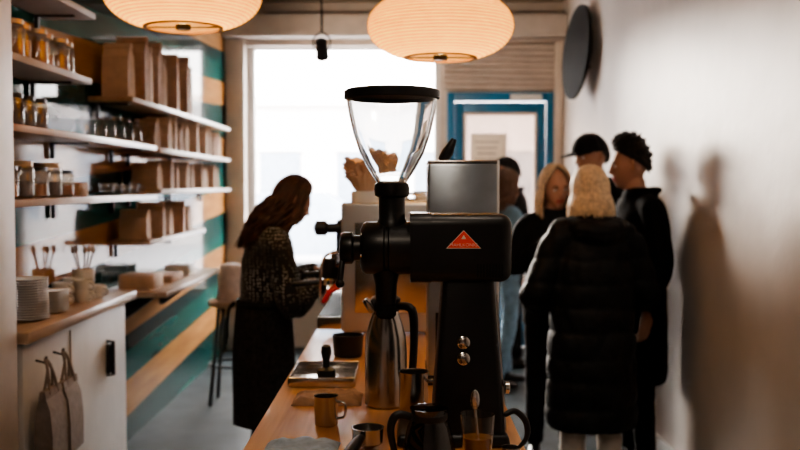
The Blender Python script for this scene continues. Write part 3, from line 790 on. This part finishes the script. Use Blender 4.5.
def person(name,loc,yaw,H,skin,coat,arms,legs,pants,head,hair,lean=0,hands=(1,1),shoes=M['shoe']):
    k=H/1.7; e=empty(name,loc,yaw)
    Lf=lambda z: lean*max(0,z-.92)
    S=lambda p: Vector((p[0]*k,p[1]*k,p[2]*k))
    b=B('upper_garment'); m=coat['mat']
    pts=[];rad=[]
    for z,hw,hd in coat['rings']:
        pts.append(S((0,Lf(z)+coat.get('yo',0),z))); rad.append((hw*k,hd*k))
    b.tube(pts,rad,m,36,ref=(0,1,0),sub=4)
    sw=coat.get('sw',.165); r=coat.get('sl',(.066,.055,.046))
    for s,(el,wr,hd_,cu) in zip((-1,1),arms):
        sh=(s*sw,Lf(1.37),1.355)
        el=Vector(el); wr=Vector(wr); 
        P=[S((s*sw*.4,Lf(1.37),1.37)),S(sh),S((Vector(sh)+el)/2+Vector((s*.012,0,0))),S(el),S((el+wr)/2),S(wr)]
        b.tube(P,[r[0]*k*.9,r[0]*k,(r[0]+r[1])/2*k*1.0,r[1]*k,(r[1]+r[2])/2*k,r[2]*k],m,20,ref=(.1,1,.2),sub=4)
        b.sphere(S(sh),r[0]*k*1.0,m,16)
    if coat.get('collar'):
        cz=1.445; c_=coat['collar']
        b.tube([S((.078*math.cos(a*math.pi/12),Lf(cz)-.012+.078*math.sin(a*math.pi/12),cz-.012*math.sin(a*math.pi/12))) for a in range(25)],[(c_*k,c_*.7*k)]*25,m,10,ref=(0,0,1))
    if coat.get('hood'):
        b.tube([S(p) for p in ((-.12,.0,1.42),(-.10,-.09,1.40),(0,-.13,1.38),(.10,-.09,1.40),(.12,.0,1.42))],[.03*k,.05*k,.055*k,.05*k,.03*k],m,14,ref=(0,0,1),sub=4)
    q=coat.get('quilt',0); wv=coat.get('wr',.005)
    def post(co,n):
        d=wv*(noise.noise(co*9)+.6*noise.noise(Vector((co.x*22,co.y*22,co.z*9)))) 
        if q:
            ph=(co.z+.02*noise.noise(co*5))/(q*k)
            d+=.012*(abs(math.sin(math.pi*ph))**.5-.6)+.004*noise.noise(Vector((co.x*30,co.y*30,co.z*14)))
        return co+n*d
    remesh(b,coat.get('vox',.011),coat.get('sm',5),e,post)
    b=B('trousers'); hz=.93
    b.tube([S((0,0,1.04)),S((0,0,.95)),S((0,0,.86)),S((0,0,.80))],[(.14*k,.10*k),(.165*k,.115*k),(.165*k,.12*k),(.10*k,.09*k)],pants['mat'],24,sub=3)
    pr=pants.get('r',(.088,.066,.052))
    for s,(kn,an,fa) in zip((-1,1),legs):
        b.tube([S((s*.085,0,.90)),S(kn),S(an)],[pr[0]*k,pr[1]*k,pr[2]*k],pants['mat'],18,sub=6)
    remesh(b,.011,4,e,lambda co,n: co+n*(.005*noise.noise(Vector((co.x*16,co.y*16,co.z*24)))))
    b=B('shoes')
    for s,(kn,an,fa) in zip((-1,1),legs):
        zz=max(0,(an[2]-.09))*k
        shoe(b,an[0]*k,an[1]*k,fa,k*1.0,shoes,zz)
        b.tube([S((an[0],an[1]-.005,an[2]-.05)),S((an[0],an[1],an[2]+.05))],[.037*k,.036*k],shoes,14)
    b.finish(parent=e)
    hy,hp,hr,off=head
    piv=S((off[0],Lf(1.46)+off[1],1.46)); 
    hs=k*.99
    Hm=Matrix.Translation(piv)@Euler((hp,hr,hy)).to_matrix().to_4x4()@Matrix.Translation((0,.025*k,.122*k))@Matrix.Scale(hs,4)
    headobj(e,Hm,skin)
    b=B('neck'); b.tube([S((0,Lf(1.38),1.38)),piv+Vector((0,0,-.01)),piv+Vector((off[0]*.2,.005,.05))],[(.066*k,.06*k),(.055*k,.055*k),(.048*k,.05*k)],skin,18,sub=3); b.finish(parent=e)
    st,hm,ln,nn=hair
    if st=='cap':
        hairobj(e,Hm,'short',hm,ln,3,nn); capobj(e,Hm)
    else: hairobj(e,Hm,st,hm,ln,len(name),nn)
    for i,(s,(el,wr,hd_,cu)) in enumerate(zip((-1,1),arms)):
        if not hands[i]: continue
        el=Vector(el); wr=Vector(wr); fo=Vector(hd_[0]); pn=Vector(hd_[1])
        hand(e,S(wr)+fo.normalized()*.012,fo,pn,hd_[2],cu,skin,k*.98,'hand_left' if s<0 else 'hand_right')
    return e
stand=[((-.095,.01,.50),(-.10,-.01,.09),R(10)),((.095,.01,.50),(.10,-.01,.09),R(-10))]
person('woman_in_puffer_coat',(.93,4.62,0),R(10),1.65,M['skin'],
  dict(mat=M['puffer'],rings=[(.37,.225,.16),(.42,.24,.18),(.7,.23,.175),(.95,.22,.165),(1.1,.21,.16),(1.23,.205,.155),(1.33,.175,.13),(1.40,.11,.10),(1.45,.08,.08)],sl=(.080,.080,.062),sw=.165,quilt=.125,hood=1,sm=4,wr=.009,collar=.028),
  [((-.295,.03,1.03),(-.16,.25,1.12),((.5,.6,.25),(.6,-.2,-.4),1),.5),((.295,.03,1.03),(.16,.25,1.12),((-.5,.6,.25),(-.6,-.2,-.4),-1),.5)],
  stand,dict(mat=M['creamp'],r=(.088,.07,.062)),(R(10),R(-4),0,(0,0)),('bob',M['hblond'],.165,620))
person('man_in_black_overcoat',(1.285,5.12,0),R(96),1.80,M['skin2'],
  dict(mat=M['wool'],rings=[(.47,.20,.135),(.55,.205,.14),(.8,.195,.135),(1.0,.185,.13),(1.2,.20,.135),(1.34,.19,.12),(1.42,.11,.09),(1.47,.07,.075)],sl=(.070,.060,.052),sw=.18,collar=.026,wr=.005),
  [((-.255,-.02,1.09),(-.255,.05,.86),((0,.12,-1),(.8,.4,0),1),.45),((.255,-.02,1.09),(.24,.10,.88),((0,.12,-1),(-.8,.4,0),-1),.45)],
  stand,dict(mat=M['wool']),(R(-12),R(-4),0,(0,.02)),('curly',M['hdark'],.1,1000))
person('man_in_baseball_cap',(1.22,5.95,0),R(140),1.88,M['skin2'],
  dict(mat=M['jacket'],rings=[(.80,.17,.13),(.9,.175,.13),(1.1,.17,.125),(1.25,.175,.125),(1.36,.165,.115),(1.42,.10,.09),(1.46,.07,.07)],collar=.02,sw=.155),
  [((-.20,.0,1.08),(-.17,.12,.90),((.2,.5,-.6),(1,0,0),1),.5),((.20,.0,1.08),(.17,.12,.90),((-.1,.5,-.6),(-1,0,0),-1),.5)],
  stand,dict(mat=M['jacket']),(R(-25),R(-6),0,(0,.01)),('cap',M['hdark'],.1,160))
w5=person('woman_holding_cup',(.85,5.36,0),R(184),1.675,M['skin'],
  dict(mat=M['jacket'],rings=[(.78,.175,.13),(.9,.18,.13),(1.08,.165,.12),(1.22,.18,.13),(1.34,.165,.115),(1.41,.10,.09),(1.455,.065,.065)],sw=.155,collar=.02),
  [((-.225,.04,1.10),(-.075,.235,1.28),((.35,.35,.8),(1,.1,-.3),1),.55),((.225,.04,1.12),(.075,.235,1.28),((-.35,.35,.8),(-1,.1,-.3),-1),.55)],
  stand,dict(mat=M['jacket']),(R(8),R(-10),R(4),(0,.01)),('bob',M['hblond'],.15,420))
b=B('takeaway_cup'); b.lathe([(.028,0),(.030,.003),(.038,.095),(.040,.097)],(0,0,0),M['china'],28); b.lathe([(.041,.095),(.041,.103),(.036,.112),(.0,.112)],(0,0,0),M['white'],28); b.finish((0,.30,1.275),parent=w5)
person('barista',(-.69,4.50,0),R(-74),1.62,M['skin'],
  dict(mat=M['knit'],rings=[(.80,.165,.13),(.86,.18,.14),(1.0,.165,.125),(1.12,.165,.13),(1.24,.18,.14),(1.34,.17,.12),(1.41,.10,.09),(1.45,.065,.07)],sw=.158,sl=(.074,.068,.052),wr=.008,collar=.018),
  [((-.20,.16,1.12),(-.10,.30,1.20),((.2,.9,-.1),(.3,0,-1),1),.9),((.22,.12,1.05),(.08,.30,1.19),((-.15,.95,-.05),(-.3,0,-1),-1),.9)],
  stand,dict(mat=M['skirt']),(R(6),R(-24),0,(0,.03)),('long',M['hred'],.29,620),lean=.10)
b=B('apron_skirt')
rr=[]
for i in range(14):
    t=i/13; z=1.02-.60*t; hw=.165+.012*math.sin(t*3); hd=.128+.030*math.sin(min(1,t*1.6)*1.57)-.008*t
    rr.append([Vector((hw*(1+.03*math.sin(j*1.05)*t)*math.cos(2*math.pi*j/48),hd*(1+.03*math.sin(j*1.05)*t)*math.sin(2*math.pi*j/48)+.005,z)) for j in range(48)])
b.loft(rr,M['skirt'])
b.tube([(.168*math.cos(a*math.pi/16),.13*math.sin(a*math.pi/16)+.008,1.0) for a in range(33)],[(.006,.014)]*33,M['rubber'],8,ref=(0,0,1))
b.tube([(-.02,-.135,1.0),(-.05,-.16,.97),(-.04,-.165,.90),(-.05,-.168,.80)],[(.012,.004)]*4,M['rubber'],8,sub=3)
b.tube([(.02,-.135,1.0),(.04,-.16,.98),(.03,-.168,.92),(.035,-.17,.84)],[(.012,.004)]*4,M['rubber'],8,sub=3)
b.finish(parent=bpy.data.objects['barista'])
person('woman_in_denim',(.76,7.25,0),R(-60),1.68,M['skin'],
  dict(mat=M['denim'],rings=[(.84,.165,.125),(.95,.165,.125),(1.1,.155,.115),(1.24,.17,.12),(1.35,.16,.11),(1.41,.09,.085),(1.45,.06,.065)],sw=.15,sl=(.06,.052,.043),collar=.016,vox=.013),
  [((-.21,.03,1.10),(-.12,.22,1.12),((.3,.9,.3),(.5,0,-.8),1),.6),((.21,.0,1.10),(.20,.10,.90),((0,.3,-1),(-.9,.2,0),-1),.4)],
  [((-.09,.06,.50),(-.09,.10,.09),0),((.09,.0,.50),(.09,-.12,.09),0)],dict(mat=M['jeans'],r=(.085,.064,.056)),(0,R(-6),0,(0,.0)),('long',M['hbrown'],.22,220))
person('man_by_door',(.92,8.05,0),R(100),1.80,M['skin2'],
  dict(mat=M['jacket'],rings=[(.78,.18,.13),(.95,.18,.13),(1.1,.175,.125),(1.25,.19,.13),(1.36,.18,.115),(1.42,.10,.09),(1.46,.065,.07)],sw=.175,collar=.02,vox=.013),
  [((-.25,.0,1.08),(-.22,.12,.86),((0,.3,-1),(.9,.2,0),1),.4),((.25,.0,1.08),(.22,.12,.86),((0,.3,-1),(-.9,.2,0),-1),.4)],
  stand,dict(mat=M['jacket']),(0,R(-8),0,(0,.0)),('short',M['hdark'],.1,160))

# ---------------------------------------------------------------- lights
w=bpy.data.worlds.new('world'); scene.world=w; w.use_nodes=True
bg=w.node_tree.nodes['Background']; bg.inputs[0].default_value=(1,.96,.93,1); bg.inputs[1].default_value=30
def sun(direction,e,ang,col):
    l=bpy.data.lights.new('sun','SUN'); l.energy=e; l.angle=R(ang); l.color=col
    o=bpy.data.objects.new('sun',l); COL.objects.link(o); o.rotation_euler=Vector(direction).to_track_quat('-Z','Y').to_euler(); o.location=(0,15,8)
sun((2.0,-4.8,-.95),8,14,(1,.88,.75))
def area(name,loc,tgt,size,e,col):
    l=bpy.data.lights.new(name,'AREA'); l.energy=e; l.size=size; l.color=col
    o=bpy.data.objects.new(name,l); COL.objects.link(o); o.location=loc; o.rotation_euler=(Vector(tgt)-Vector(loc)).to_track_quat('-Z','Y').to_euler()
area('added_fill_light',(-.3,.4,3.2),(.1,2.4,1),.7,15,(1,.82,.64))  # added out-of-view fill for counter and grinder, no fixture modelled
area('added_fill_light',(.3,2.0,3.2),(1.5,3.0,1.9),.6,14,(1,.84,.70))  # second added fill, aimed to brighten the right wall
l=bpy.data.lights.new('spot_beam','SPOT'); l.energy=120; l.spot_size=R(75); l.spot_blend=.8; l.color=(1,.78,.58); l.shadow_soft_size=.05
o=bpy.data.objects.new('spot_beam',l); COL.objects.link(o); o.location=(-.55,6.30,2.42); o.rotation_euler=(Vector((.4,8.9,3.0))-Vector(o.location)).to_track_quat('-Z','Y').to_euler()

# ---------------------------------------------------------------- camera
cam=bpy.data.cameras.new('camera'); cam.lens=42; cam.sensor_width=36
co=bpy.data.objects.new('camera',cam); COL.objects.link(co)
co.location=(0,0,1.57); co.rotation_euler=(R(90-2.46),0,R(.31))
cam.dof.use_dof=True; cam.dof.focus_distance=2.15; cam.dof.aperture_fstop=3.2
cam.clip_start=.05
scene.camera=co
scene.view_settings.view_transform='AgX'
scene.view_settings.look='AgX - Medium High Contrast'
scene.view_settings.exposure=.0
